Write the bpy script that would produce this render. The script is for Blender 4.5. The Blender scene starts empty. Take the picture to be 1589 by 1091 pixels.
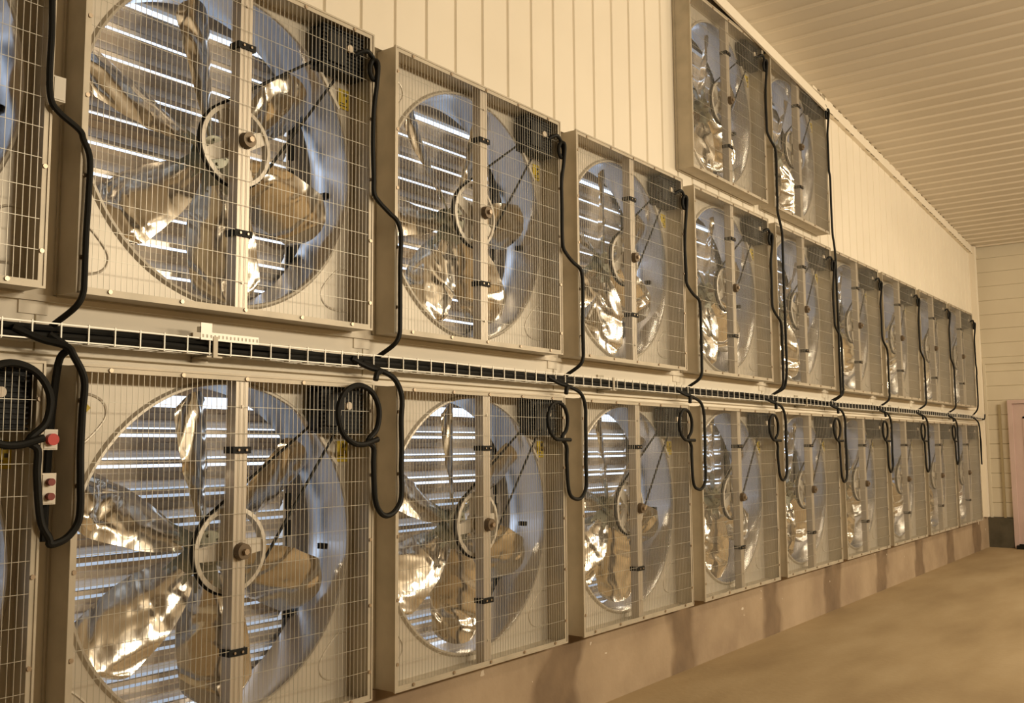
import bpy, math, random
from mathutils import Vector, noise, Matrix
random.seed(7)
SC = bpy.context.scene
COL = SC.collection
PI = math.pi

# ------------------------------------------------------------ camera
FOC, YAW, PIT, ROL = 1518.02, 0.6417, 0.0980, -0.0072
fw = Vector((math.cos(PIT) * math.cos(YAW), math.cos(PIT) * math.sin(YAW), math.sin(PIT)))
rt = Vector((math.sin(YAW), -math.cos(YAW), 0))
up = rt.cross(fw)
r2 = rt * math.cos(ROL) + up * math.sin(ROL)
u2 = -rt * math.sin(ROL) + up * math.cos(ROL)
cam = bpy.data.cameras.new('camera')
cam.sensor_width = 36.0
cam.lens = FOC / 1589 * 36.0
cam.clip_end = 200
camo = bpy.data.objects.new('camera', cam)
COL.objects.link(camo)
m = Matrix((r2, u2, -fw)).transposed().to_4x4()
m.translation = Vector((0, -3.0958, 1.5412))
camo.matrix_world = m
SC.camera = camo

# ------------------------------------------------------------ world, lights, exposure
SC.view_settings.view_transform = 'Standard'
SC.view_settings.look = 'None'
SC.view_settings.exposure = 0.12
SC.view_settings.gamma = 1.0
W = bpy.data.worlds.new('sky')
SC.world = W
W.use_nodes = True
bg = W.node_tree.nodes['Background']
bg.inputs[0].default_value = (0.70, 0.82, 1.0, 1)
bg.inputs[1].default_value = 1.8


def area(name, loc, size, sizey, power, col, rot):
    l = bpy.data.lights.new(name, 'AREA')
    l.shape = 'RECTANGLE'
    l.size = size
    l.size_y = sizey
    l.energy = power
    l.color = col
    o = bpy.data.objects.new(name, l)
    o.location = loc
    o.rotation_euler = rot
    COL.objects.link(o)
    return o


WARM = (1.0, 0.845, 0.61)
# unseen fill lights added across the hall, aimed at the fan wall
for lx, ly, lz, pw in ((4.0, -7.5, 3.7, 190), (7.5, -7.5, 3.7, 180), (11.0, -7.5, 3.7, 140), (14.5, -7.5, 3.7, 95)):
    area('hall_fill_light', (lx, ly, lz), 1.6, 0.5, pw, WARM, (math.radians(90), 0, 0))
for lx, ly, pw in ((6.5, -4.5, 22), (12.2, -4.5, 85)):
    area('ceiling_fill_light', (lx, ly, 4.3), 1.5, 0.16, pw, WARM, (0, 0, 0))  # unseen fill added below the ceiling, stronger near the end wall


# ------------------------------------------------------------ materials
def mat(name, base, rough=0.6, metal=0.0, bump=None, mix=None, spec=None):
    """bump=(scale, strength, distance); mix=(colour2, scale, low, high)"""
    M = bpy.data.materials.new(name)
    M.use_nodes = True
    nt = M.node_tree
    b = nt.nodes['Principled BSDF']
    b.inputs['Base Color'].default_value = (*base, 1)
    b.inputs['Roughness'].default_value = rough
    b.inputs['Metallic'].default_value = metal
    if spec is not None:
        b.inputs['Specular IOR Level'].default_value = spec
    tc = nt.nodes.new('ShaderNodeTexCoord')
    if mix:
        n = nt.nodes.new('ShaderNodeTexNoise')
        n.inputs['Scale'].default_value = mix[1]
        n.inputs['Detail'].default_value = 6
        nt.links.new(tc.outputs['Object'], n.inputs['Vector'])
        r = nt.nodes.new('ShaderNodeValToRGB')
        r.color_ramp.elements[0].position = mix[2]
        r.color_ramp.elements[1].position = mix[3]
        r.color_ramp.elements[0].color = (*base, 1)
        r.color_ramp.elements[1].color = (*mix[0], 1)
        nt.links.new(n.outputs['Fac'], r.inputs['Fac'])
        nt.links.new(r.outputs['Color'], b.inputs['Base Color'])
    if bump:
        n = nt.nodes.new('ShaderNodeTexNoise')
        n.inputs['Scale'].default_value = bump[0]
        n.inputs['Detail'].default_value = 4
        nt.links.new(tc.outputs['Object'], n.inputs['Vector'])
        bp = nt.nodes.new('ShaderNodeBump')
        bp.inputs['Strength'].default_value = bump[1]
        bp.inputs['Distance'].default_value = bump[2]
        nt.links.new(n.outputs['Fac'], bp.inputs['Height'])
        nt.links.new(bp.outputs['Normal'], b.inputs['Normal'])
    return M


M_WALL = mat('cream_cladding', (0.82, 0.75, 0.63), 0.55, mix=((0.78, 0.71, 0.59), 1.3, 0.4, 0.7))
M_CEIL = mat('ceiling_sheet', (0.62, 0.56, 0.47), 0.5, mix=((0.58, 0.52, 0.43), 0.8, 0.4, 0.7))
M_CEILRIB_LIT = mat('ceiling_sheet_rib_lit', (0.69, 0.62, 0.515), 0.5)  # paler than the sheet: light caught on the ribs, put into the colour
M_END = mat('end_siding', (0.72, 0.655, 0.52), 0.6, mix=((0.66, 0.59, 0.46), 1.0, 0.4, 0.7))
M_BOX = mat('galvanised_frame', (0.53, 0.47, 0.375), 0.48, 0.3, mix=((0.43, 0.385, 0.305), 7, 0.35, 0.7))
M_PANEL = mat('venturi_sheet', (0.63, 0.575, 0.49), 0.42, 0.3, mix=((0.55, 0.50, 0.42), 3, 0.35, 0.7))
M_CYL = mat('venturi_cylinder_zinc', (0.68, 0.69, 0.72), 0.26, 0.95, bump=(4, 0.12, 0.01))
M_SLAT = mat('shutter_zinc', (0.74, 0.67, 0.60), 0.30, 0.42, bump=(5, 0.12, 0.01))
M_WIRE = mat('guard_wire', (0.50, 0.47, 0.40), 0.4, 0.4)
M_BAR = mat('bar_steel', (0.56, 0.50, 0.42), 0.4, 0.5)
M_BLADE = mat('polished_blade', (0.86, 0.81, 0.73), 0.17, 1.0, bump=(6, 0.22, 0.015))
M_HUB = mat('hub_zinc', (0.42, 0.42, 0.34), 0.4, 0.6)
M_PULLEY = mat('cast_pulley', (0.66, 0.61, 0.53), 0.45, 0.3)
M_BLACK = mat('black_rubber', (0.008, 0.008, 0.007), 0.6, spec=0.25)
M_MOTOR = mat('motor_paint', (0.010, 0.011, 0.012), 0.6, spec=0.3)
M_BOLT = mat('bolt_steel', (0.45, 0.36, 0.27), 0.35, 0.8)
M_YEL = mat('yellow_label', (0.62, 0.46, 0.03), 0.5)
M_DARKTXT = mat('label_print', (0.05, 0.04, 0.02), 0.6)
M_WHITE = mat('white_plastic', (0.74, 0.70, 0.62), 0.5)
M_RED = mat('red_button', (0.55, 0.03, 0.02), 0.4)
M_PERF = mat('white_zinc_strip', (0.85, 0.82, 0.75), 0.4, 0.2)
M_DOOR = mat('door_paint', (0.62, 0.47, 0.44), 0.5, mix=((0.56, 0.42, 0.38), 2, 0.4, 0.7))
M_DTRIM = mat('brown_trim', (0.36, 0.29, 0.17), 0.6)
M_DPLINTH = mat('dark_plinth', (0.10, 0.085, 0.055), 0.8, mix=((0.06, 0.05, 0.03), 5, 0.4, 0.7))
M_DARKDASH = mat('dark_dash', (0.22, 0.18, 0.12), 0.9)
M_GRAVEL = mat('gravel_outside', (0.30, 0.30, 0.30), 0.9)


def plinth_material():
    M = bpy.data.materials.new('stained_concrete')
    M.use_nodes = True
    nt = M.node_tree
    b = nt.nodes['Principled BSDF']
    b.inputs['Roughness'].default_value = 0.85
    tc = nt.nodes.new('ShaderNodeTexCoord')
    sep = nt.nodes.new('ShaderNodeSeparateXYZ')
    nt.links.new(tc.outputs['Object'], sep.inputs[0])

    def noi(scale, detail=5):
        n = nt.nodes.new('ShaderNodeTexNoise')
        n.inputs['Scale'].default_value = scale
        n.inputs['Detail'].default_value = detail
        nt.links.new(tc.outputs['Object'], n.inputs['Vector'])
        return n.outputs['Fac']

    def ma(op, a, bb=None, c=None):
        n = nt.nodes.new('ShaderNodeMath')
        n.operation = op
        for i, v in enumerate((a, bb, c)):
            if v is None:
                continue
            if isinstance(v, (int, float)):
                n.inputs[i].default_value = v
            else:
                nt.links.new(v, n.inputs[i])
        return n.outputs[0]

    def ramp(f, stops):
        r = nt.nodes.new('ShaderNodeValToRGB')
        e = r.color_ramp.elements
        while len(e) < len(stops):
            e.new(0.5)
        for i, (p, c) in enumerate(stops):
            e[i].position = p
            e[i].color = (*c, 1)
        nt.links.new(f, r.inputs['Fac'])
        return r.outputs['Color']

    def mixc(f, a, bb):
        n = nt.nodes.new('ShaderNodeMix')
        n.data_type = 'RGBA'
        nt.links.new(f, n.inputs['Factor'])
        nt.links.new(a, n.inputs['A'])
        nt.links.new(bb, n.inputs['B'])
        return n.outputs['Result']

    base = ramp(noi(2.2), [(0.3, (0.29, 0.21, 0.14)), (0.5, (0.36, 0.27, 0.18)), (0.72, (0.42, 0.32, 0.22))])
    # rust/damp runs below the gaps between the fans (period of the fan pitch)
    w = ma('MULTIPLY', ma('SUBTRACT', noi(2.6, 2), 0.5), 0.5)
    x = ma('ADD', sep.outputs['X'], w)
    ph = ma('MODULO', ma('ADD', x, 100 * 1.5345 - 3.19), 1.5345)
    d = ma('ABSOLUTE', ma('SUBTRACT', ma('PINGPONG', ph, 1.5345 / 2), 0.0))
    stain = ma('SUBTRACT', 1.0, ma('DIVIDE', d, 0.24))
    stain = ma('MINIMUM', ma('MAXIMUM', ma('MULTIPLY', stain, 2.2), 0.0), 0.85)
    dark = ramp(noi(5), [(0.3, (0.13, 0.085, 0.05)), (0.7, (0.20, 0.135, 0.08))])
    c = mixc(stain, base, dark)
    # peeled white paint flecks
    f = ma('MULTIPLY', ma('GREATER_THAN', noi(9, 3), 0.69), ma('GREATER_THAN', sep.outputs['Z'], 0.22))
    pale = ramp(noi(3), [(0.3, (0.62, 0.53, 0.42)), (0.7, (0.70, 0.62, 0.52))])
    c = mixc(f, c, pale)
    nt.links.new(c, b.inputs['Base Color'])
    bp = nt.nodes.new('ShaderNodeBump')
    bp.inputs['Distance'].default_value = 0.01
    bp.inputs['Strength'].default_value = 0.5
    nt.links.new(noi(14), bp.inputs['Height'])
    nt.links.new(bp.outputs['Normal'], b.inputs['Normal'])
    return M


M_PLINTH = plinth_material()


def floor_material():
    M = bpy.data.materials.new('dusty_concrete_floor')
    M.use_nodes = True
    nt = M.node_tree
    b = nt.nodes['Principled BSDF']
    b.inputs['Roughness'].default_value = 0.8
    tc = nt.nodes.new('ShaderNodeTexCoord')
    mp = nt.nodes.new('ShaderNodeMapping')
    mp.inputs['Scale'].default_value = (0.5, 1.6, 1)
    nt.links.new(tc.outputs['Object'], mp.inputs['Vector'])
    n = nt.nodes.new('ShaderNodeTexNoise')
    n.inputs['Scale'].default_value = 1.4
    n.inputs['Detail'].default_value = 8
    nt.links.new(mp.outputs[0], n.inputs['Vector'])
    r = nt.nodes.new('ShaderNodeValToRGB')
    e = r.color_ramp.elements
    e.new(0.5)
    for i, (p, c) in enumerate([(0.3, (0.30, 0.215, 0.115)), (0.5, (0.365, 0.27, 0.15)), (0.7, (0.42, 0.32, 0.19))]):
        e[i].position = p
        e[i].color = (*c, 1)
    nt.links.new(n.outputs['Fac'], r.inputs['Fac'])
    nt.links.new(r.outputs['Color'], b.inputs['Base Color'])
    n2 = nt.nodes.new('ShaderNodeTexNoise')
    n2.inputs['Scale'].default_value = 22
    n2.inputs['Detail'].default_value = 5
    nt.links.new(tc.outputs['Object'], n2.inputs['Vector'])
    bp = nt.nodes.new('ShaderNodeBump')
    bp.inputs['Distance'].default_value = 0.006
    bp.inputs['Strength'].default_value = 0.4
    nt.links.new(n2.outputs['Fac'], bp.inputs['Height'])
    nt.links.new(bp.outputs['Normal'], b.inputs['Normal'])
    return M


M_FLOOR = floor_material()


# ------------------------------------------------------------ mesh helpers
class MB:
    def __init__(s):
        s.v, s.f, s.mi = [], [], []

    def quad(s, a, b, c, d, m=0):
        i = len(s.v)
        s.v += [a, b, c, d]
        s.f.append((i, i + 1, i + 2, i + 3))
        s.mi.append(m)

    def box(s, x0, x1, y0, y1, z0, z1, m=0):
        i = len(s.v)
        s.v += [(x, y, z) for x in (x0, x1) for y in (y0, y1) for z in (z0, z1)]
        for q in ((0, 1, 3, 2), (4, 6, 7, 5), (0, 4, 5, 1), (2, 3, 7, 6), (0, 2, 6, 4), (1, 5, 7, 3)):
            s.f.append(tuple(i + k for k in q))
            s.mi.append(m)
        return s

    def prism(s, pts, y0, y1, m=0):
        """pts in (x,z), extruded along y"""
        i, n = len(s.v), len(pts)
        s.v += [(x, y0, z) for x, z in pts] + [(x, y1, z) for x, z in pts]
        s.f.append(tuple(range(i, i + n)))
        s.f.append(tuple(range(i + 2 * n - 1, i + n - 1, -1)))
        s.mi += [m, m]
        for k in range(n):
            l = (k + 1) % n
            s.f.append((i + k, i + n + k, i + n + l, i + l))
            s.mi.append(m)
        return s

    def cyl(s, c, ax, r, h, n=20, r1=None, m=0):
        """capped cylinder from c along axis ax"""
        r1 = r if r1 is None else r1
        ax = Vector(ax).normalized()
        t = ax.orthogonal().normalized()
        b = ax.cross(t)
        c = Vector(c)
        i = len(s.v)
        for (cc, rr) in ((c, r), (c + ax * h, r1)):
            for k in range(n):
                a = 2 * PI * k / n
                s.v.append(tuple(cc + (t * math.cos(a) + b * math.sin(a)) * rr))
        for k in range(n):
            l = (k + 1) % n
            s.f.append((i + k, i + l, i + n + l, i + n + k))
            s.mi.append(m)
        s.f.append(tuple(range(i + n - 1, i - 1, -1)))
        s.f.append(tuple(range(i + n, i + 2 * n)))
        s.mi += [m, m]
        return s

    def tube(s, path, r, n=8, closed=False, m=0):
        P = [Vector(p) for p in path]
        N = len(P)
        base = len(s.v)
        prev = None
        for k in range(N):
            if closed:
                t = P[(k + 1) % N] - P[k - 1]
            else:
                t = P[min(k + 1, N - 1)] - P[max(k - 1, 0)]
            t.normalize()
            if prev is None:
                a = t.orthogonal().normalized()
            else:
                a = (prev - t * prev.dot(t))
                a = a.normalized() if a.length > 1e-6 else t.orthogonal().normalized()
            prev = a
            b = t.cross(a)
            for j in range(n):
                q = 2 * PI * j / n
                s.v.append(tuple(P[k] + (a * math.cos(q) + b * math.sin(q)) * r))
        for k in range(N if closed else N - 1):
            k2 = (k + 1) % N
            for j in range(n):
                j2 = (j + 1) % n
                s.f.append((base + k * n + j, base + k * n + j2, base + k2 * n + j2, base + k2 * n + j))
                s.mi.append(m)
        if not closed:
            s.f.append(tuple(base + j for j in range(n - 1, -1, -1)))
            s.f.append(tuple(base + (N - 1) * n + j for j in range(n)))
            s.mi += [m, m]
        return s

    def mesh(s, name, mats, smooth=False):
        me = bpy.data.meshes.new(name)
        me.from_pydata([tuple(v) for v in s.v], [], s.f)
        if not isinstance(mats, (list, tuple)):
            mats = [mats]
        for mm in mats:
            me.materials.append(mm)
        me.polygons.foreach_set('material_index', s.mi)
        if smooth:
            me.polygons.foreach_set('use_smooth', [True] * len(s.f))
            try:
                me.set_sharp_from_angle(angle=math.radians(38))
            except Exception:
                pass
        me.update()
        return me

    def obj(s, name, mats, parent=None, smooth=False, loc=(0, 0, 0)):
        o = bpy.data.objects.new(name, s.mesh(name, mats, smooth))
        COL.objects.link(o)
        o.location = loc
        o.parent = parent
        return o


def smoothpath(pts, sub=8):
    """Catmull-Rom through the points"""
    P = [Vector(p) for p in pts]
    P = [P[0] * 2 - P[1]] + P + [P[-1] * 2 - P[-2]]
    out = []
    for i in range(1, len(P) - 2):
        a, b, c, d = P[i - 1], P[i], P[i + 1], P[i + 2]
        for k in range(sub):
            t = k / sub
            out.append(0.5 * ((2 * b) + (c - a) * t + (2 * a - 5 * b + 4 * c - d) * t * t + (-a + 3 * b - 3 * c + d) * t ** 3))
    out.append(P[-2])
    return out


def structure(o):
    o['kind'] = 'structure'
    return o


def tag(o, label, cat, group=None):
    o['label'] = label
    o['category'] = cat
    if group:
        o['group'] = group
    return o


def thing(name, loc):
    o = bpy.data.objects.new(name, None)
    o.empty_display_size = 0.1
    o.location = loc
    COL.objects.link(o)
    return o


# ------------------------------------------------------------ layout
PITCH, S, SH = 1.5345, 1.38, 1.3618
X0 = 1.7435
COLX = {-1: 0.030, 0: -0.0137, 1: -0.021, 2: -0.0025, 3: 0.024, 4: 0.0246, 5: 0.0148, 6: 0.0053, 7: -0.0013, 8: -0.0301}
ROWX = (0.0, -0.0131, -0.0056)
ROWZ = (0.4647, 2.07, 3.5697)
D = 0.1426            # wall plane behind the fronts of the fans
BACK = 0.46
XEND = 16.356
XL, YB = -4.0, -11.0


def fx(c, r):
    return X0 + c * PITCH + COLX[c] + ROWX[r]


def zceil(x):
    return 4.5659 + 0.0732 * (XEND - x)


FANS = [(c, 0) for c in range(-1, 9)] + [(c, 1) for c in range(-1, 9)] + [(3, 2), (4, 2)]

# ------------------------------------------------------------ setting
structure(MB().box(XL - .3, XEND + .3, YB - .3, 0.45, -0.12, 0.0).obj('floor', M_FLOOR))

# fan wall: flat sheet with one opening per fan, ribbed cladding above
wall = MB()
holes = [(fx(c, r) + .002, fx(c, r) + S - .002, ROWZ[r] + .002, ROWZ[r] + SH - .002) for c, r in FANS]
xs = sorted(set([XL, XEND] + [h[0] for h in holes] + [h[1] for h in holes]))
zs = sorted(set([0.455, 3.436] + [h[2] for h in holes if h[2] < 3.4] + [h[3] for h in holes if h[3] < 3.4]))
for i in range(len(xs) - 1):
    for j in range(len(zs) - 1):
        cx, cz = (xs[i] + xs[i + 1]) / 2, (zs[j] + zs[j + 1]) / 2
        if any(h[0] < cx < h[1] and h[2] < cz < h[3] for h in holes):
            continue
        for y in (D, 0.32):
            wall.quad((xs[i], y, zs[j]), (xs[i + 1], y, zs[j]), (xs[i + 1], y, zs[j + 1]), (xs[i], y, zs[j + 1]))
# ribbed upper sheet
prof = []
RIB = 0.232
x = 3.384 - RIB * math.ceil((3.384 - XL) / RIB)
while x < XEND:
    prof += [(x - .014, D), (x - .007, D + .012), (x + .007, D + .012), (x + .014, D)]
    x += RIB
uh = [h for h in holes if h[2] > 3.4]
prof = [p for p in prof if XL < p[0] < XEND]


def py(x):
    for a, b in zip(prof, prof[1:]):
        if a[0] <= x <= b[0]:
            return a[1] + (b[1] - a[1]) * (x - a[0]) / max(1e-6, b[0] - a[0])
    return D


px = sorted(set([p[0] for p in prof] + [XL, XEND] + [h[0] for h in uh] + [h[1] for h in uh]))
for a, b in zip(px, px[1:]):
    ya, yb = py(a), py(b)
    segs = [(3.436, None)]
    for h in uh:
        if h[0] - 1e-6 <= a and b <= h[1] + 1e-6:
            segs = [(3.436, h[2]), (h[3], None)]
    for z0, z1 in segs:
        wall.quad((a, ya, z0), (b, yb, z0), (b, yb, z1 or zceil(b) + .03), (a, ya, z1 or zceil(a) + .03))
        wall.quad((a, .32, z0), (b, .32, z0), (b, .32, z1 or zceil(b) + .03), (a, .32, z1 or zceil(a) + .03))
structure(wall.obj('wall_fans', M_WALL))

structure(MB().box(XL, XEND, 0.115, 0.40, 0.0, 0.462).obj('trim_1', M_PLINTH))          # concrete upstand under the fans

# flashing strips along the band between the rows, with sheet joints
tr = MB()
tr.box(XL, XEND - .2, 0.118, D + .002, 1.866, 1.874)
tr.box(XL, XEND - .2, 0.112, D + .002, 1.832, 1.850)
tr.box(XL, XEND - .2, 0.128, D + .002, 2.045, 2.066)
structure(tr.obj('trim_2', M_WALL))
jo = MB()
for c in range(-1, 9):
    xx = fx(c, 0) - 0.075
    jo.box(xx - .002, xx + .002, D - .003, D + .002, 1.875, 2.044)
    jo.box(xx - .06, xx + .04, D - .006, D + .002, 2.0, 2.044, 1)
structure(jo.obj('trim_3', [M_DTRIM, M_WALL]))
structure(MB().box(XEND - .30, XEND - .19, 0.06, D + .002, 0.462, zceil(XEND - .2) - .02).obj('trim_4', M_WALL))
# flashing on top of the upper row
structure(MB().box(XL, fx(8, 1) + S, 0.10, D + .002, 3.440, 3.462).obj('trim_5', M_WALL))

# ceiling: folded sheet whose ribs run away from the fan wall
ce = MB()
x = XL
CR = 0.24
pr = []
while x < XEND:
    pr += [(x, 0, 0), (x + .012, -.016, 1), (x + .032, -.016, 1), (x + .044, 0, 0)]
    x += CR
for a, b in zip(pr, pr[1:]):
    mi = 1 if (a[2] or b[2]) else 0
    ce.quad((a[0], YB, zceil(a[0]) + a[1]), (b[0], YB, zceil(b[0]) + b[1]), (b[0], 0.35, zceil(b[0]) + b[1]), (a[0], 0.35, zceil(a[0]) + a[1]), mi)
structure(ce.obj('ceiling', [M_CEIL, M_CEILRIB_LIT]))
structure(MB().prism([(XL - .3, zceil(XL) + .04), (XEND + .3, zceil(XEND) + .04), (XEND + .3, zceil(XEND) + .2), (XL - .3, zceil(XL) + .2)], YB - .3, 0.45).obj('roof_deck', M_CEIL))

# cornice: deep closure in front of the top pair, shallow strip beyond it
co = MB()


def wedge(mb, x0, x1, sec0, sec1, m=0):
    i = len(mb.v)
    n = len(sec0)
    mb.v += [(x0, y, z) for y, z in sec0] + [(x1, y, z) for y, z in sec1]
    mb.f += [tuple(range(i, i + n)), tuple(range(i + 2 * n - 1, i + n - 1, -1))]
    mb.mi += [m, m]
    for k in range(n):
        l = (k + 1) % n
        mb.f.append((i + k, i + n + k, i + n + l, i + l))
        mb.mi.append(m)


def zup(x):
    return 4.92 - .0775 * (x - 8.78)


def secA(x):
    return [(-.03, zup(x) - .105), (-.03, zup(x) - .055), (-.018, zup(x) - .05), (-.018, zup(x)), (D, zceil(x)), (D, zceil(x) - .06), (-.012, zup(x) - .105)]


def secB(x):
    z = zceil(x)
    return [(D - .05, z - .13), (D - .05, z - .085), (D - .035, z - .08), (D - .035, z + .01), (D + .002, z + .01), (D + .002, z - .13)]


wedge(co, XL, 9.28, secA(XL), secA(9.28))
wedge(co, 9.28, XEND, secB(9.28), secB(XEND))
x = 9.4
rnd = random.Random(3)
while x < XEND - .2:                      # short dark blocks forming broken lines along the cornice edges
    l = rnd.uniform(.05, .14)
    if rnd.random() < .8:
        z = zceil(x)
        co.box(x, x + l, D - .052, D - .044, z - .134 - .0732 * l, z - .129 - .0732 * l, 1)
    if rnd.random() < .8:
        co.box(x, x + l * .8, D - .042, D - .034, zceil(x) - .012, zceil(x) - .004, 1)
    x += l + rnd.uniform(.03, .09)
structure(co.obj('trim_6', [M_WALL, M_DARKDASH]))

# end wall with horizontal siding
en = MB()
z = 0.44
ZT = 4.62
while z < ZT:
    z1 = min(z + .22, ZT)
    en.quad((XEND, .32, z + .012), (XEND, YB, z + .012), (XEND - .004, YB, z1), (XEND - .004, .32, z1))
    en.quad((XEND + .012, .32, z), (XEND + .012, YB, z), (XEND, YB, z + .012), (XEND, .32, z + .012))
    en.quad((XEND - .004, .32, z1), (XEND - .004, YB, z1), (XEND + .012, YB, z1), (XEND + .012, .32, z1))
    z = z1
en.quad((XEND + .05, .32, 0), (XEND + .05, YB, 0), (XEND + .05, YB, ZT + .1), (XEND + .05, .32, ZT + .1))
structure(en.obj('wall_end', M_END))
structure(MB().box(XEND - .06, XEND + .04, -.232, .117, 0, .435).obj('baseboard_end', M_DPLINTH))
structure(MB().box(XEND - .06, XEND + .04, YB, -1.45, 0, .435).obj('baseboard_end_far', M_DPLINTH))
t = MB()
t.box(XEND - .03, XEND, .05, .085, .44, 2.80)
t.box(XEND - .03, XEND, -2.6, .049, 2.765, 2.80)
structure(t.obj('trim_7', M_END))
structure(MB().box(XEND - .035, XEND, -.135, -.100, .44, 2.14).obj('trim_8', M_DTRIM))
dr = thing('door_1', (XEND, -.80, 0))
structure(dr)
f = MB()
f.box(-.07, 0, .50, .565, 0, 2.20).box(-.07, 0, -.60, -.55, 0, 2.20).box(-.07, 0, -.55, .50, 2.145, 2.20)
f.obj('door_frame', M_DOOR, dr)
f = MB()
f.box(-.04, -.0, -.55, .50, .02, 2.14)
for (a, b, c, d) in ((-.42, .37, .25, .95), (-.42, .37, 1.15, 1.95)):
    f.box(-.048, -.04, a, b, c, c + .03).box(-.048, -.04, a, b, d - .03, d).box(-.048, -.04, a, a + .03, c, d).box(-.048, -.04, b - .03, b, c, d)
f.obj('door_leaf', M_DOOR, dr)
f = MB()
f.cyl((-.04, -.46, 1.02), (-1, 0, 0), .022, .05, 14)
f.box(-.10, -.085, -.47, -.35, 1.01, 1.03)
f.obj('door_handle', M_BOLT, dr)

# walls behind and beside the camera close the room
structure(MB().box(XL - .2, XL, YB - .2, .4, 0, 6.2).obj('wall_left', M_END))
structure(MB().box(XL - .2, XEND + .2, YB - .2, YB, 0, 6.2).obj('wall_back', M_WALL))
structure(MB().box(XL - 20, XEND + 20, .5, 40, -.4, -.25).obj('ground_outside', M_GRAVEL))
dd = MB()
dd.box(-.11, 0, -.06, .06, 0, .05).box(-.06, 0, -.03, .03, .05, .07)
o = dd.obj('door_stop', M_BLACK, None, loc=(XEND - .10, -.34, 0))
tag(o, 'small black rubber wedge on the floor at the foot of the pink door', 'door stop')

# ------------------------------------------------------------ fan parts (local frame: x right, y into wall, z up)
CX, CZ, R = 0.70, 0.690, 0.645


def housing_mesh():
    b = MB()
    t = .004
    b.box(0, t, .0, BACK, 0, SH)
    b.box(S - t, S, .0, BACK, 0, SH)
    b.box(t, S - t, .0, BACK, 0, t)
    b.box(t, S - t, .0, BACK, SH - t, SH)
    # returned lips of the front frame and their inner fold
    w = .021
    for (x0, x1, z0, z1) in ((t, w, t, SH - t), (S - w, S - t, t, SH - t), (w, S - w, t, w), (w, S - w, SH - w, SH - t)):
        b.box(x0, x1, .0, .003, z0, z1)
    # rolled edge all round
    for (x0, x1, z0, z1) in ((-.004, .004, -.004, SH + .004), (S - .004, S + .004, -.004, SH + .004), (.004, S - .004, -.004, .004), (.004, S - .004, SH - .004, SH + .004)):
        b.box(x0, x1, -.004, .006, z0, z1)
    # folded side seam, a little lip near the wall
    b.box(-.006, 0, D - .02, D - .005, 0, SH)
    b.box(0, S, D - .02, D - .005, -.006, 0)
    # back frame
    for (x0, x1, z0, z1) in ((0, .03, 0, SH), (S - .03, S, 0, SH), (.03, S - .03, 0, .03), (.03, S - .03, SH - .03, SH)):
        b.box(x0, x1, BACK - .004, BACK, z0, z1)
    # self-tapping screws
    for k in range(5):
        q = .12 + k * (S - .24) / 4
        for z in (.013, SH - .013):
            b.cyl((q, .0, z), (0, -1, 0), .008, .006, 8, m=1)
        for x in (.013, S - .013):
            b.cyl((x, .0, q * SH / S), (0, -1, 0), .008, .006, 8, m=1)
    return b.mesh('housing', [M_BOX, M_BOLT])


def panel_mesh():
    b = MB()
    n = 96
    yp = .128
    # square sheet with a round opening: spokes from circle to square edge
    hx0, hx1, hz0, hz1 = .004, S - .004, .004, SH - .004

    def edge(a):
        dx, dz = math.cos(a), math.sin(a)
        ts = []
        if dx > 1e-9: ts.append((hx1 - CX) / dx)
        if dx < -1e-9: ts.append((hx0 - CX) / dx)
        if dz > 1e-9: ts.append((hz1 - CZ) / dz)
        if dz < -1e-9: ts.append((hz0 - CZ) / dz)
        q = min(ts)
        return (CX + dx * q, CZ + dz * q)
    angs = [2 * PI * k / n for k in range(n)]
    for cxn, czn in ((hx0, hz0), (hx1, hz0), (hx1, hz1), (hx0, hz1)):
        angs.append(math.atan2(czn - CZ, cxn - CX) % (2 * PI))
    angs = sorted(set(round(a, 6) for a in angs))
    rings = [(R + .018, yp, 0), (R + .008, yp - .014, 0), (R - .001, yp - .016, 0), (R - .004, yp - .008, 0), (R - .004, .16, 1), (R - .004, .365, 1), (R + .02, .372, 1)]
    idx = []
    row = []
    for a in angs:
        row.append(len(b.v))
        ex = edge(a)
        b.v.append((ex[0], yp, ex[1]))
    idx.append(row)
    for r, y, mm in rings:
        row = []
        for a in angs:
            row.append(len(b.v))
            b.v.append((CX + r * math.cos(a), y, CZ + r * math.sin(a)))
        idx.append(row)
    N = len(angs)
    for q in range(len(idx) - 1):
        for k in range(N):
            l = (k + 1) % N
            b.f.append((idx[q][k], idx[q][l], idx[q + 1][l], idx[q + 1][k]))
            b.mi.append(1 if q >= 4 else 0)
    # pressed beads in the four corners
    for sx, sz in ((1, 1), (-1, 1), (1, -1), (-1, -1)):
        ccx = hx1 if sx > 0 else hx0
        ccz = hz1 if sz > 0 else hz0
        pts = [(ccx - sx * .02, yp, ccz - sz * .085), (ccx - sx * .11, yp, ccz - sz * .085), (ccx - sx * .165, yp, ccz - sz * .11), (ccx - sx * .18, yp, ccz - sz * .155),
               (ccx - sx * .155, yp, ccz - sz * .20), (ccx - sx * .10, yp, ccz - sz * .255), (ccx - sx * .06, yp, ccz - sz * .275), (ccx - sx * .02, yp, ccz - sz * .275)]
        b.tube(smoothpath(pts, 5), .005, 6)
    # small inspection plate on the cylinder wall at the right
    b.box(CX + R - .02, CX + R - .006, .25, .29, CZ - .06, CZ - .035, 2)
    return b.mesh('venturi_panel', [M_PANEL, M_CYL, M_BLACK], smooth=True)


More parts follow.
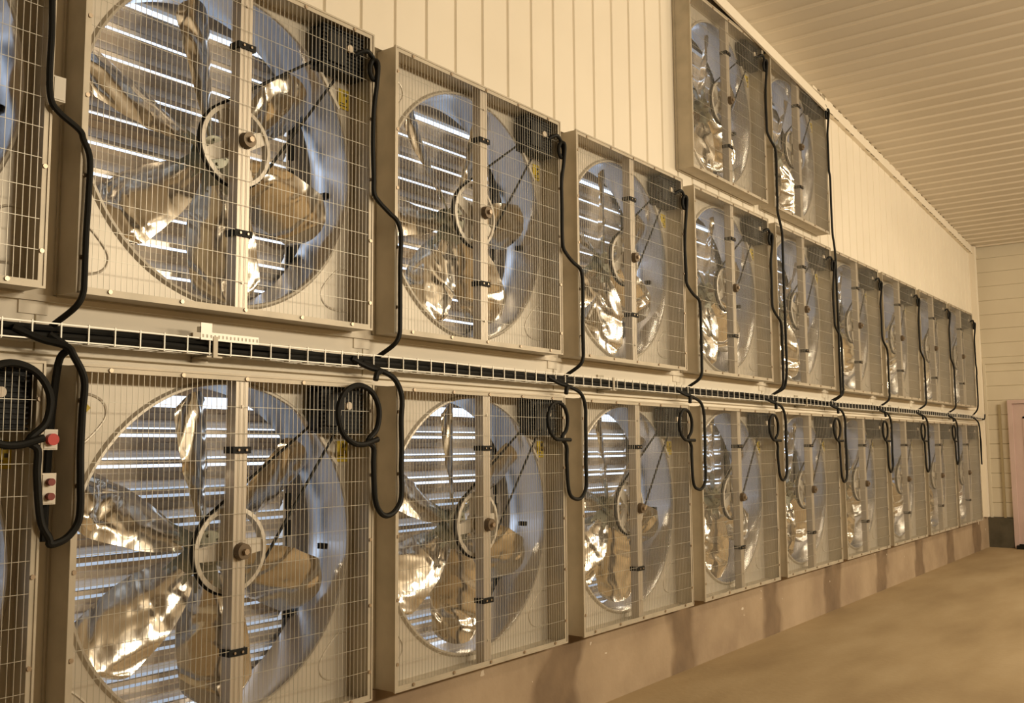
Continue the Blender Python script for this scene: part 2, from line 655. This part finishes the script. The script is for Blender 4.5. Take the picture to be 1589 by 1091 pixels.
def shutter_mesh():
    b = MB()
    h = .120
    z = .055
    x0, x1 = .045, S - .155
    t = .0015
    while z < SH - .16:
        # main leaf leaning outward towards its foot, then a stepped lip
        pr = [(.398, z + h - .006), (.405, z + .096), (.401, z + .091), (.415, z + .067), (.411, z + .062), (.425, z + .046), (.432, z + .034)]
        for (a, c) in zip(pr, pr[1:]):
            b.quad((x0, a[0], a[1]), (x1, a[0], a[1]), (x1, c[0], c[1]), (x0, c[0], c[1]))
            b.quad((x0, a[0] + t, a[1]), (x1, a[0] + t, a[1]), (x1, c[0] + t, c[1]), (x0, c[0] + t, c[1]))
        b.box(x0, x1, .432, .444, z + .033, z + .036)
        # hinge strip between two light gaps
        b.box(x0, x1, .400, .402, z + .006, z + .026)
        b.box(x0, x1, .400, .412, z + .024, z + .026)
        z += h
    # uprights: side channels
    b.box(.004, x0, .385, .452, .004, SH - .004)
    b.box(x1 + .02, S - .004, .43, .452, .004, SH - .004)
    b.box(.004, S - .004, .385, .45, .004, .045)
    b.box(.004, S - .004, .42, .452, SH - .062, SH - .004)
    return b.mesh('shutter_slats', [M_SLAT])


def linkbar_mesh():
    b = MB()
    x1 = S - .155
    z = .09
    while z < SH - .14:
        b.box(x1 - .005, x1 + .018, .375, .392, z, z + .07)
        b.box(x1 - .001, x1 + .008, .380, .388, z + .07, z + .12)
        z += .12
    return b.mesh('shutter_link', [M_BLACK])


def grille_mesh():
    b = MB()
    w = .00085
    n = 63
    for k in range(n):
        x = .012 + k * (S - .024) / (n - 1)
        b.box(x - w, x + w, .0045, .0045 + 2 * w, .008, SH - .008)
    n = 14
    for k in range(n):
        z = .02 + k * (SH - .04) / (n - 1)
        b.box(.008, S - .008, .0022, .0022 + 2 * w, z - w, z + w)
    return b.mesh('guard_grille', [M_WIRE])


def bar_mesh():
    b = MB()
    x = .648
    b.box(x, x + .060, .010, .014, .006, SH - .006)
    b.box(x, x + .004, .014, .062, .006, SH - .006)
    b.box(x + .056, x + .060, .014, .062, .006, SH - .006)
    b.box(x + .0, x + .012, .058, .062, .006, SH - .006)
    b.cyl((x + .03, .009, .12), (0, -1, 0), .006, .006, 10)
    b.cyl((x + .03, .009, SH - .12), (0, -1, 0), .006, .006, 10)
    return b.mesh('centre_bar', [M_BAR])


def clip_mesh():
    b = MB()
    b.box(-.042, .042, -.004, .008, -.013, .013)
    b.box(-.042, -.034, .008, .055, -.013, .013)
    b.box(.034, .042, .008, .055, -.013, .013)
    b.cyl((-.018, -.004, 0), (0, -1, 0), .005, .006, 8, m=1)
    b.cyl((.018, -.004, 0), (0, -1, 0), .005, .006, 8, m=1)
    return b.mesh('bar_clip', [M_BLACK, M_BOLT])


def nub_mesh():
    b = MB()
    b.cyl((0, .010, 0), (0, -1, 0), .034, .028, 20, .030)
    b.cyl((0, -.018, 0), (0, -1, 0), .012, .014, 6, m=1)
    b.cyl((0, .012, 0), (0, 1, 0), .014, .22, 12, m=1)      # shaft end
    return b.mesh('shaft_bearing', [mat('bearing_iron', (.16, .12, .08), .45, .5), M_BOLT], smooth=True)


def pulley_mesh():
    b = MB()
    n = 56
    # grooved rim profile (r, y)
    ro, ri = .168, .151
    sec = [(ro, -.016), (ro - .008, -.003), (ro - .008, .003), (ro, .016), (ri, .018), (ri, -.018)]
    base = len(b.v)
    for k in range(n):
        a = 2 * PI * k / n
        for r, y in sec:
            b.v.append((r * math.cos(a), y, r * math.sin(a)))
    q = len(sec)
    for k in range(n):
        l = (k + 1) % n
        for j in range(q):
            j2 = (j + 1) % q
            b.f.append((base + k * q + j, base + k * q + j2, base + l * q + j2, base + l * q + j))
            b.mi.append(0)
    b.cyl((0, -.024, 0), (0, 1, 0), .052, .05, 24)
    for k in range(4):
        a = PI / 2 * k
        e, tt = Vector((math.cos(a), 0, math.sin(a))), Vector((-math.sin(a), 0, math.cos(a)))
        i = len(b.v)
        for rr, w in ((.030, .036), (.150, .026)):
            for sy in (-.010, .010):
                for st in (-1, 1):
                    p = e * rr + tt * (w * st)
                    b.v.append((p.x, sy, p.z))
        for qd in ((0, 1, 3, 2), (4, 6, 7, 5), (0, 4, 5, 1), (2, 3, 7, 6), (0, 2, 6, 4), (1, 5, 7, 3)):
            b.f.append(tuple(i + k2 for k2 in qd))
            b.mi.append(0)
    return b.mesh('drive_pulley', [M_PULLEY], smooth=True)


MPX, MPZ, MPR = 1.222, 1.196, .046     # motor pulley


def belt_mesh():
    b = MB()
    c1, c2 = Vector((0, 0)), Vector((MPX - CX, MPZ - CZ))
    r1, r2 = .170, MPR + .004
    d = (c2 - c1).length
    th = math.atan2((c2 - c1).y, (c2 - c1).x)
    al = math.acos((r1 - r2) / d)
    pts = []
    n = 40
    for k in range(n + 1):
        a = th + al + (2 * PI - 2 * al) * k / n
        pts.append((r1 * math.cos(a), r1 * math.sin(a)))
    m2 = 12
    for k in range(m2 + 1):
        a = th - al + 2 * al * k / m2
        pts.append((c2.x + r2 * math.cos(a), c2.y + r2 * math.sin(a)))
    # densify the straight runs
    out = []
    N = len(pts)
    for k in range(N):
        p, q = Vector(pts[k]), Vector(pts[(k + 1) % N])
        L = (q - p).length
        s = max(1, int(L / .03))
        for j in range(s):
            u = p.lerp(q, j / s)
            out.append((u.x, 0, u.y))
    b.tube(out, .0065, 6, closed=True)
    return b.mesh('drive_belt', [M_BLACK])


def motor_mesh():
    b = MB()
    # finned body, end bell, terminal box
    x0, x1, z0, z1 = 1.105, 1.352, 1.145, 1.338
    y0, y1 = .030, .122
    b.box(x0 + .01, x1 - .01, y0 + .012, y1, z0 + .008, z1 - .008)
    for k in range(12):
        z = z0 + k * (z1 - z0 - .006) / 11
        b.box(x0, x1, y0 + .004, y1 - .006, z, z + .006)
    b.box(x0 + .03, x0 + .13, y0 - .004, y0 + .012, z0 + .03, z1 - .03)
    b.box(x0 - .012, x0, y0 + .02, y1 - .02, z0 + .02, z1 - .02)
    return b.mesh('motor', [M_MOTOR])


def motorcap_mesh():
    b = MB()
    b.cyl((1.255, .030, 1.262), (0, -1, 0), .017, .012, 18)
    return b.mesh('motor_cap', [mat('pale_cap', (.72, .62, .50), .4)], smooth=True)


def motorpulley_mesh():
    b = MB()
    b.cyl((MPX, .080, MPZ), (0, 1, 0), MPR, .006, 20)
    b.cyl((MPX, .086, MPZ), (0, 1, 0), MPR - .008, .026, 20)
    b.cyl((MPX, .112, MPZ), (0, 1, 0), MPR, .006, 20)
    b.cyl((MPX, .118, MPZ), (0, 1, 0), .014, .03, 12)
    return b.mesh('motor_pulley', [M_MOTOR], smooth=True)


def bracket_mesh():
    # diagonal motor rail riding on the rim of the opening
    b = MB()
    a0, a1 = math.radians(45), math.radians(29)
    p = Vector((CX + (R - .01) * math.cos(a0), CZ + (R - .01) * math.sin(a0)))
    q = Vector((CX + (R - .005) * math.cos(a1), CZ + (R - .005) * math.sin(a1)))
    d = (q - p).normalized()
    n = Vector((d.y, -d.x)) * -.015
    b.prism([(p.x, p.y), (q.x, q.y), (q.x + n.x, q.y + n.y), (p.x + n.x, p.y + n.y)], .098, .113)
    return b.mesh('motor_bracket', [M_PANEL])


def label_mesh():
    b = MB()
    x0, x1, z0, z1 = 1.278, 1.345, 1.020, 1.112
    b.box(x0, x1, .122, .124, z0, z1, 0)
    for (x, z, w, h) in ((.040, .062, .014, .018), (.044, .036, .012, .014), (.012, .012, .044, .005), (.012, .024, .030, .004), (.034, .060, .003, .024)):
        b.box(x0 + x, x0 + x + w, .121, .122, z0 + z, z0 + z + h, 1)
    return b.mesh('warning_label', [M_YEL, M_DARKTXT])


def diamond_mesh():
    b = MB()
    s_, c = .026, (.098, 1.225)
    b.prism([(c[0] - s_, c[1]), (c[0], c[1] - s_), (c[0] + s_, c[1]), (c[0], c[1] + s_)], .124, .1275, 0)
    b.box(c[0] - .003, c[0] + .003, .1232, .124, c[1] - .008, c[1] + .012, 1)
    return b.mesh('hazard_sticker', [M_YEL, M_YEL])


def blade_mesh(seed):
    rn = random.Random(seed)
    b = MB()
    NU, NV = 44, 26
    off = Vector((seed * 3.1, seed * 1.7, 0))
    folds = []
    for _ in range(9):
        folds.append((rn.uniform(.25, 1.0), rn.uniform(-.5, .5), rn.uniform(0, PI), rn.uniform(.006, .014), rn.uniform(.02, .045)))
    for side in (0, 1):
        for i in range(NU + 1):
            u = i / NU
            r = .135 + .487 * u
            # chord outline: narrow root, wide rounded tip
            w = .115 + .165 * (1 - (1 - min(1, u / .62)) ** 2.2)
            if u > .90:
                w *= 1 - .16 * ((u - .90) / .10) ** 2
            for j in range(NV + 1):
                v = j / NV - .5
                th = math.radians(44 - 17 * u)
                cam_ = -.036 * (1 - 4 * v * v) * (.5 + .5 * u)
                s_ = v * w
                rr = r - .030 * (2 * v) ** 2 * u * u - (.02 * abs(2 * v) ** 3)
                # crumpled foil skin: sharp-edged folds, stronger toward the tip
                P = Vector((r * 9, s_ * 9, 0)) + off
                d = .0060 * (abs(noise.noise(P)) - .25) * (.35 + u) + .0018 * (abs(noise.noise(P * 2.3)) - .2) * (.3 + u)
                for (fu, fv, fa, famp, fw) in folds:
                    du, dv = (u - fu) * .487, (v - fv) * w
                    q = du * math.cos(fa) + dv * math.sin(fa)
                    l = -du * math.sin(fa) + dv * math.cos(fa)
                    d += famp * math.exp(-(l / .10) ** 2) * max(0, 1 - abs(q) / fw) * (1 if famp > .01 else -1) * .8
                nn = cam_ + d + (.0016 if side else 0)
                x = rr
                z = s_ * math.cos(th) + nn * math.sin(th)
                y = -s_ * math.sin(th) + nn * math.cos(th)
                b.v.append((x, y, z))
    A = (NU + 1) * (NV + 1)
    W_ = NV + 1
    for i in range(NU):
        for j in range(NV):
            k = i * W_ + j
            b.f.append((k, k + 1, k + W_ + 1, k + W_))
            b.f.append((A + k, A + k + W_, A + k + W_ + 1, A + k + 1))
            b.mi += [0, 0]
    rim = [j for j in range(NV)] + [i * W_ + NV for i in range(NU)] + [NU * W_ + j for j in range(NV, 0, -1)] + [i * W_ for i in range(NU, 0, -1)]
    for a, c in zip(rim, rim[1:] + rim[:1]):
        b.f.append((a, c, A + c, A + a))
        b.mi.append(0)
    # mounting tongue with rivets
    th = math.radians(42)
    cs, sn = math.cos(th), math.sin(th)

    def P3(x, s_, n_):
        return (x, -s_ * sn + n_ * cs, s_ * cs + n_ * sn)
    i = len(b.v)
    for x_, w in ((.045, .042), (.175, .052)):
        for s_ in (-w, w):
            for n_ in (-.014, -.006):
                b.v.append(P3(x_, s_, n_))
    for qd in ((0, 1, 3, 2), (4, 6, 7, 5), (0, 4, 5, 1), (2, 3, 7, 6), (0, 2, 6, 4), (1, 5, 7, 3)):
        b.f.append(tuple(i + k2 for k2 in qd))
        b.mi.append(1)
    ax = Vector(P3(0, 0, -1))
    for x_ in (.115, .155):
        for s_ in (-.028, 0, .028):
            b.cyl(P3(x_, s_, -.014), ax, .005, .004, 8, m=1)
    return b.mesh('blade', [M_BLADE, M_HUB], smooth=True)


def hub_mesh():
    b = MB()
    b.cyl((0, -.040, 0), (0, 1, 0), .068, .012, 28)
    b.cyl((0, -.028, 0), (0, 1, 0), .030, .07, 20)
    b.cyl((0, .030, 0), (0, 1, 0), .068, .012, 28)
    for k in range(6):
        a = PI / 3 * k
        b.cyl((.05 * math.cos(a), -.040, .05 * math.sin(a)), (0, -1, 0), .007, .008, 6)
    return b.mesh('hub', [M_HUB], smooth=True)


MESH = dict(housing=housing_mesh(), panel=panel_mesh(), shutter=shutter_mesh(), link=linkbar_mesh(), grille=grille_mesh(), bar=bar_mesh(),
            clip=clip_mesh(), nub=nub_mesh(), pulley=pulley_mesh(), belt=belt_mesh(), motor=motor_mesh(), cap=motorcap_mesh(),
            mpulley=motorpulley_mesh(), bracket=bracket_mesh(), label=label_mesh(), diamond=diamond_mesh(), hub=hub_mesh())
BLADES = [blade_mesh(s) for s in (1, 2, 3, 4, 5, 6)]


def child(name, me, parent, loc=(0, 0, 0), rot=(0, 0, 0)):
    o = bpy.data.objects.new(name, me)
    COL.objects.link(o)
    o.parent = parent
    o.location = loc
    o.rotation_euler = rot
    return o


ORD = ['first', 'second', 'third', 'fourth', 'fifth', 'sixth', 'seventh', 'eighth', 'ninth', 'tenth']


def fan_label(c, r):
    if r == 2:
        return ('galvanised square exhaust fan of the top pair under the ceiling, the nearer one' if c == 3
                else 'galvanised square exhaust fan of the top pair under the ceiling, the farther one')
    row = ('row below the cable tray', 'row above the cable tray')[r]
    if c == -1:
        return 'exhaust fan cut off by the photo\'s left edge, ' + row
    if c == 8:
        return 'exhaust fan farthest away beside the end wall, ' + row
    return 'exhaust fan, ' + ORD[c + 1] + ' from the left, ' + row


PHASE = {(0, 1): 40, (0, 0): 38, (1, 1): 6, (1, 0): 35, (2, 1): 32, (2, 0): 42, (3, 1): 20, (3, 0): 30, (4, 1): 50, (4, 0): 12, (3, 2): 22, (4, 2): 2, (-1, 0): 20, (-1, 1): 10}
PPH = {(0, 1): 25, (0, 0): 4, (1, 1): 62, (1, 0): 8, (2, 1): 30, (2, 0): 45}


def build_fan(c, r):
    root = thing('exhaust_fan', (fx(c, r), 0, ROWZ[r]))
    tag(root, fan_label(c, r), 'exhaust fan', ('exhaust fans of the lower row', 'exhaust fans of the middle row', 'top pair of exhaust fans')[r])
    child('housing', MESH['housing'], root)
    vp = child('venturi_panel', MESH['panel'], root)
    if r == 0:
        st = child('hazard_sticker', MESH['diamond'], vp)
        st['label'] = 'small yellow diamond sticker'
    lb = child('warning_label', MESH['label'], root)
    lb['label'] = 'yellow warning label with dark print'
    sh = child('shutter', MESH['shutter'], root)
    child('shutter_link', MESH['link'], sh)
    child('guard_grille', MESH['grille'], root)
    br = child('centre_bar', MESH['bar'], root)
    child('bar_clip', MESH['clip'], br, (.678, .006, CZ + .385))
    child('bar_clip', MESH['clip'], br, (.678, .006, CZ - .375))
    child('shaft_bearing', MESH['nub'], br, (.684, 0, CZ))
    mo = child('motor', MESH['motor'], root)
    child('motor_cap', MESH['cap'], mo)
    child('motor_pulley', MESH['mpulley'], mo)
    child('motor_bracket', MESH['bracket'], mo)
    child('drive_pulley', MESH['pulley'], root, (CX, .100, CZ), (0, -math.radians(PPH.get((c, r), (c * 37 + r * 11) % 90)), 0))
    child('drive_belt', MESH['belt'], root, (CX, .100, CZ))
    rn = random.Random(c * 10 + r)
    ph = PHASE.get((c, r), rn.uniform(0, 60))
    imp = child('impeller', MESH['hub'], root, (CX, .262, CZ), (0, -math.radians(ph), 0))
    order = list(range(6))
    rn.shuffle(order)
    for k in range(6):
        child('blade', BLADES[order[k]], imp, (0, 0, 0), (0, -PI / 3 * k, 0))
    return root


for c, r in FANS:
    build_fan(c, r)

# ------------------------------------------------------------ wire cable tray and trunk cables
TZ0, TZ1, TY0, TY1 = 1.903, 1.962, .045, .128
TX0, TX1 = XL + .1, 15.9
tray = thing('cable_tray', (TX0, TY0, TZ0))
tag(tray, 'long wire basket cable tray running between the two long rows of fans', 'cable tray')
b = MB()
w = .0022
for y, z in ((TY0, TZ1), (TY0, TZ0 + .004), (TY0 + .03, TZ0), (TY1 - .03, TZ0), (TY1, TZ0 + .004), (TY1, TZ1)):
    b.box(0, TX1 - TX0, y - w - TY0, y + w - TY0, z - w - TZ0, z + w - TZ0)
x = 1.556 + .04
x -= math.floor((x - TX0) / .0975) * .0975
while x < TX1:
    q = x - TX0
    b.box(q - w, q + w, -w * 1.5, w, 0, TZ1 - TZ0 + .006)
    b.box(q - w, q + w, TY1 - TY0 - w, TY1 - TY0 + w, 0, TZ1 - TZ0 + .006)
    b.box(q - w, q + w, 0, TY1 - TY0, -w, w)
    x += .0975
b.obj('wire_basket', M_PERF, tray)
for k, xb in enumerate([2.30, 5.25, 8.60, 11.5, 14.3]):
    b = MB()
    b.box(-.035, .035, TY1 + .003, D, TZ0 - .03, TZ1 + .03)
    b.box(-.035, .035, TY0 - .004, D, TZ0 - .012, TZ0 - .006)
    b.box(-.010, .010, TY0 - .010, TY0 - .004, TZ0 - .012, TZ1 + .01)
    o = b.obj('tray_bracket', M_BOX, tray)
    o.location = (xb - TX0, -TY0, -TZ0)
b = MB()
Lp = 15
for k in range(Lp):                      # perforated strip: cells with square holes
    x0 = k * .018
    for (a, c_, e, g) in ((0, .018, 0, .009), (0, .018, .021, .030), (0, .005, .009, .021), (.013, .018, .009, .021)):
        b.box(x0 + a, x0 + c_, -.001, .001, e, g)
b.box(0, .03, -.001, .025, .03, .05)
b.box(.0, .05, .0, .004, .028, .065)
o = b.obj('perforated_strip', M_PERF, None, loc=(2.235, TY0 - .006, TZ1 - .006))
tag(o, 'short pale perforated metal strip on the cable tray above the second lower fan', 'metal strip')

rn = random.Random(5)
for k, (yy, zz, rr) in enumerate(((.064, 1.921, .014), (.092, 1.920, .013), (.070, 1.946, .012), (.098, 1.944, .013))):
    pts = []
    x = TX0 + .05
    while x < (TX1, 13.5, 12.0, TX1)[k] + .01:
        pts.append((x, yy + rn.uniform(-.004, .004), zz + rn.uniform(-.004, .006)))
        x += .45
    if k == 0:
        pts += [(16.0, .07, 1.915), (16.12, .06, 1.925), (16.15, .055, 1.99)]
    o = MB().tube(smoothpath(pts, 4), rr, 8).obj('trunk_cable', M_BLACK, smooth=True)
    tag(o, 'black trunk cable lying in the wire tray along the wall', 'cable', 'trunk cables in the wire tray')

# ------------------------------------------------------------ power cables of the fans
CR_ = .0108


def jit(rn, a=.006):
    return rn.uniform(-a, a)


def corrugated(path, r):
    return MB().tube(path, r, 9)


def cable_upper(c, r):
    X, Z = fx(c, r), ROWZ[r]
    XN = X + PITCH + (COLX.get(c + 1, COLX[c]) - COLX[c])     # the next fan's left side
    rn = random.Random(c + 50 * r)
    y = -.020
    last = c == 8
    top = [(X + 1.27, .012, Z + 1.235), (X + 1.315, -.018, Z + 1.262), (X + 1.355, y, Z + 1.245), (X + 1.385, y, Z + 1.195), (X + 1.378, y, Z + 1.150),
           (X + 1.355, y, Z + 1.145), (X + 1.338, y, Z + 1.180), (X + 1.350, y - .004, Z + 1.225), (X + 1.370, y - .02, Z + 1.215), (X + 1.372, y - .012, Z + 1.12)]
    top += [(X + 1.366 + jit(rn), y, Z + 1.0), (X + 1.364 + jit(rn), y, Z + .85), (X + 1.366 + jit(rn), y, Z + .70), (X + 1.37, y, Z + .62)]
    if last:
        pts = top + [(X + 1.40, y, Z + .56), (X + 1.40, y, Z + .48), (X + 1.385, y, Z + .44), (X + 1.385, y, Z + .1), (X + 1.40, 0, Z - .03), (X + 1.37, .06, 1.955)]
        return pts
    if r == 2 and c == 4:
        Z1 = ROWZ[1]
        pts = top + [(X + 1.395, y, Z + .55), (X + 1.392, y, Z + .3), (X + 1.40, y, Z + .02), (X + 1.43, y, Z - .08)]
        for q in (1.28, 1.05, .8, .5, .25):
            pts.append((X + 1.45 + jit(rn, .006), y - .004, Z1 + q))
        return pts + [(X + 1.46, y, Z1 - .02), (X + 1.45, -.01, Z1 - .06), (X + 1.44, .06, Z1 - .10), (X + 1.44, .075, 1.95)]
    pts = top + [(X + 1.40, y, Z + .585), (X + 1.47, y, Z + .545), (XN - .005, y, Z + .515), (XN + .020, y, Z + .455)]
    pts += [(XN + .018 + jit(rn, .004), y, Z + .33), (XN + .016 + jit(rn, .004), y, Z + .18), (XN + .016, y, Z + .05)]
    if r == 1:
        pts += [(XN + .012, y, Z - .01), (XN - .005, -.005, Z - .055), (XN - .035, .06, Z - .105), (XN - .045, .075, 1.95)]
    else:
        # the top pair: down the next column past the middle row to the tray
        Z1 = ROWZ[1]
        pts += [(XN + .014, y, Z - .05)]
        for q in (1.28, 1.1, .9, .72, .5, .3, .1):
            pts.append((XN + .028 + jit(rn, .004), y - .026, Z1 + q))
        pts += [(XN + .025, y - .01, Z1 - .02), (XN + .005, -.01, Z1 - .06), (XN - .02, .06, Z1 - .10), (XN - .03, .075, 1.95)]
    return pts


def cable_lower(c):
    X, Z = fx(c, 0), ROWZ[0]
    XN = X + PITCH + (COLX.get(c + 1, COLX[c]) - COLX[c])
    rn = random.Random(c * 7 + 3)
    y = -.022
    dp = rn.uniform(-.05, .04) if c > 0 else 0
    pts = [(X + 1.30, .055, 1.94), (X + 1.38, .03, 1.905), (X + 1.45, .0, 1.885), (XN - .02, -.015, Z + 1.385), (XN + .014, y, Z + 1.31)]
    for q in (1.2, 1.08, .98):
        pts.append((XN + .014 + jit(rn), y, Z + q))
    pts += [(XN + .016, y, Z + .90), (XN + .008, y, Z + .84 + dp), (XN - .03, y, Z + .795 + dp), (XN - .08, y, Z + .780 + dp), (X + 1.405, y, Z + .800 + dp), (X + 1.375, y, Z + .86 + dp),
            (X + 1.362 + jit(rn), y, Z + 1.0), (X + 1.362 + jit(rn), y, Z + 1.08)]
    # loop in front of the motor
    k0 = 1.22 if c < 1 else 1.0
    for a in (-60, -25, 15, 55, 95, 135, 175, 215, 250, 280):
        pts.append((X + 1.262 + (.105 * k0) * math.cos(math.radians(a)), y - .004 - .02 * (a + 60) / 340, Z + 1.222 + (.105 * k0) * math.sin(math.radians(a))))
    pts += [(X + 1.36, y - .03, Z + 1.118)]
    return pts


def stub_path(c):
    X, Z = fx(c, 0), ROWZ[0]
    return [(X + 1.37, .055, 1.925), (X + 1.43, .01, 1.892), (X + 1.40, -.004, 1.875), (X + 1.385, -.010, 1.845)] if c != -1 else \
        [(X + 1.42, .055, 1.925), (X + 1.47, .03, 1.88), (X + 1.452, .05, 1.83), (X + 1.438, .06, 1.6), (X + 1.432, .06, 1.4), (X + 1.42, .04, 1.25)]


for c, r in FANS:
    if r == 0:
        if c == 8:
            X, Z = fx(c, 0), ROWZ[0]
            p = [(X + 1.25, .055, 1.93), (X + 1.34, .02, 1.90), (X + 1.385, -.01, 1.84), (X + 1.39, -.02, Z + 1.25), (X + 1.385, -.022, Z + 1.0), (X + 1.39, -.022, Z + .80),
                 (X + 1.375, -.024, Z + .86), (X + 1.37, -.03, Z + 1.1), (X + 1.33, -.03, Z + 1.2)]
        else:
            p = cable_lower(c)
    else:
        p = cable_upper(c, r)
    o = corrugated(smoothpath(p, 6), CR_ * (1.15 if c <= 0 and r == 0 else 1)).obj('power_cable', M_BLACK, smooth=True)
    fl = fan_label(c, r)
    if r == 2:
        lab = 'black cable running down beside the ' + ('nearer' if c == 3 else 'farther') + ' fan of the top pair'
    elif c == -1:
        lab = 'black power cable of the cut-off fan at the left edge, ' + ('lower row' if r == 0 else 'middle row')
    else:
        lab = 'black power cable ' + ('hanging in a loop' if r == 0 else 'crossing frames') + ', right of the ' + ORD[c + 1] + ' fan, ' + ('lower row' if r == 0 else 'middle row')
    tag(o, lab, 'cable', ('hanging power cables of the lower row', 'power cables of the middle row', 'power cables of the top pair')[r])
for c in range(-1, 8):
    o = MB().tube(smoothpath(stub_path(c), 6), .013, 8).obj('branch_cable', M_BLACK, smooth=True)
    tag(o, 'short black branch cable dropping from the tray onto the ' + ORD[c + 1] + ' fan of the lower row', 'cable', 'branch cables under the tray')

# ------------------------------------------------------------ switch boxes at the left
xr = fx(-1, 0) + S


def button_box(loc, lab, two=False, red=M_RED):
    t = thing('switch_box', loc)
    b = MB()
    b.box(0, .050, .0, .06, 0, .066 if not two else .10)
    b.box(.004, .046, -.004, 0, .004, .062 if not two else .096)
    b.obj('case', M_WHITE if not two else M_PANEL, t)
    for z in ((.033,) if not two else (.026, .072)):
        q = MB()
        q.cyl((.025, -.004, z), (0, -1, 0), .019 if not two else .012, .018, 20)
        k = q.obj('push_button', red, t, smooth=True)
        k['label'] = 'round red push button'
    return tag(t, lab, 'switch')


button_box((xr + .003, .0, 1.545), 'white box with a round red button, on the lower left fan frame')
button_box((xr + .003, .0, 1.370), 'grey box with two dull red buttons, below the white button box', True, mat('dull_red', (.22, .03, .02), .5))
b = MB()
b.box(0, .045, 0, .06, 0, .085).box(.004, .041, -.004, 0, .005, .08)
b.cyl((.022, .03, 0), (0, 0, -1), .009, .03, 12)
o = b.obj('junction_box', M_WHITE, None, loc=(fx(-1, 1) + S + .003, .0, 2.70))
tag(o, 'small blank white junction box on the upper left fan frame', 'junction box')
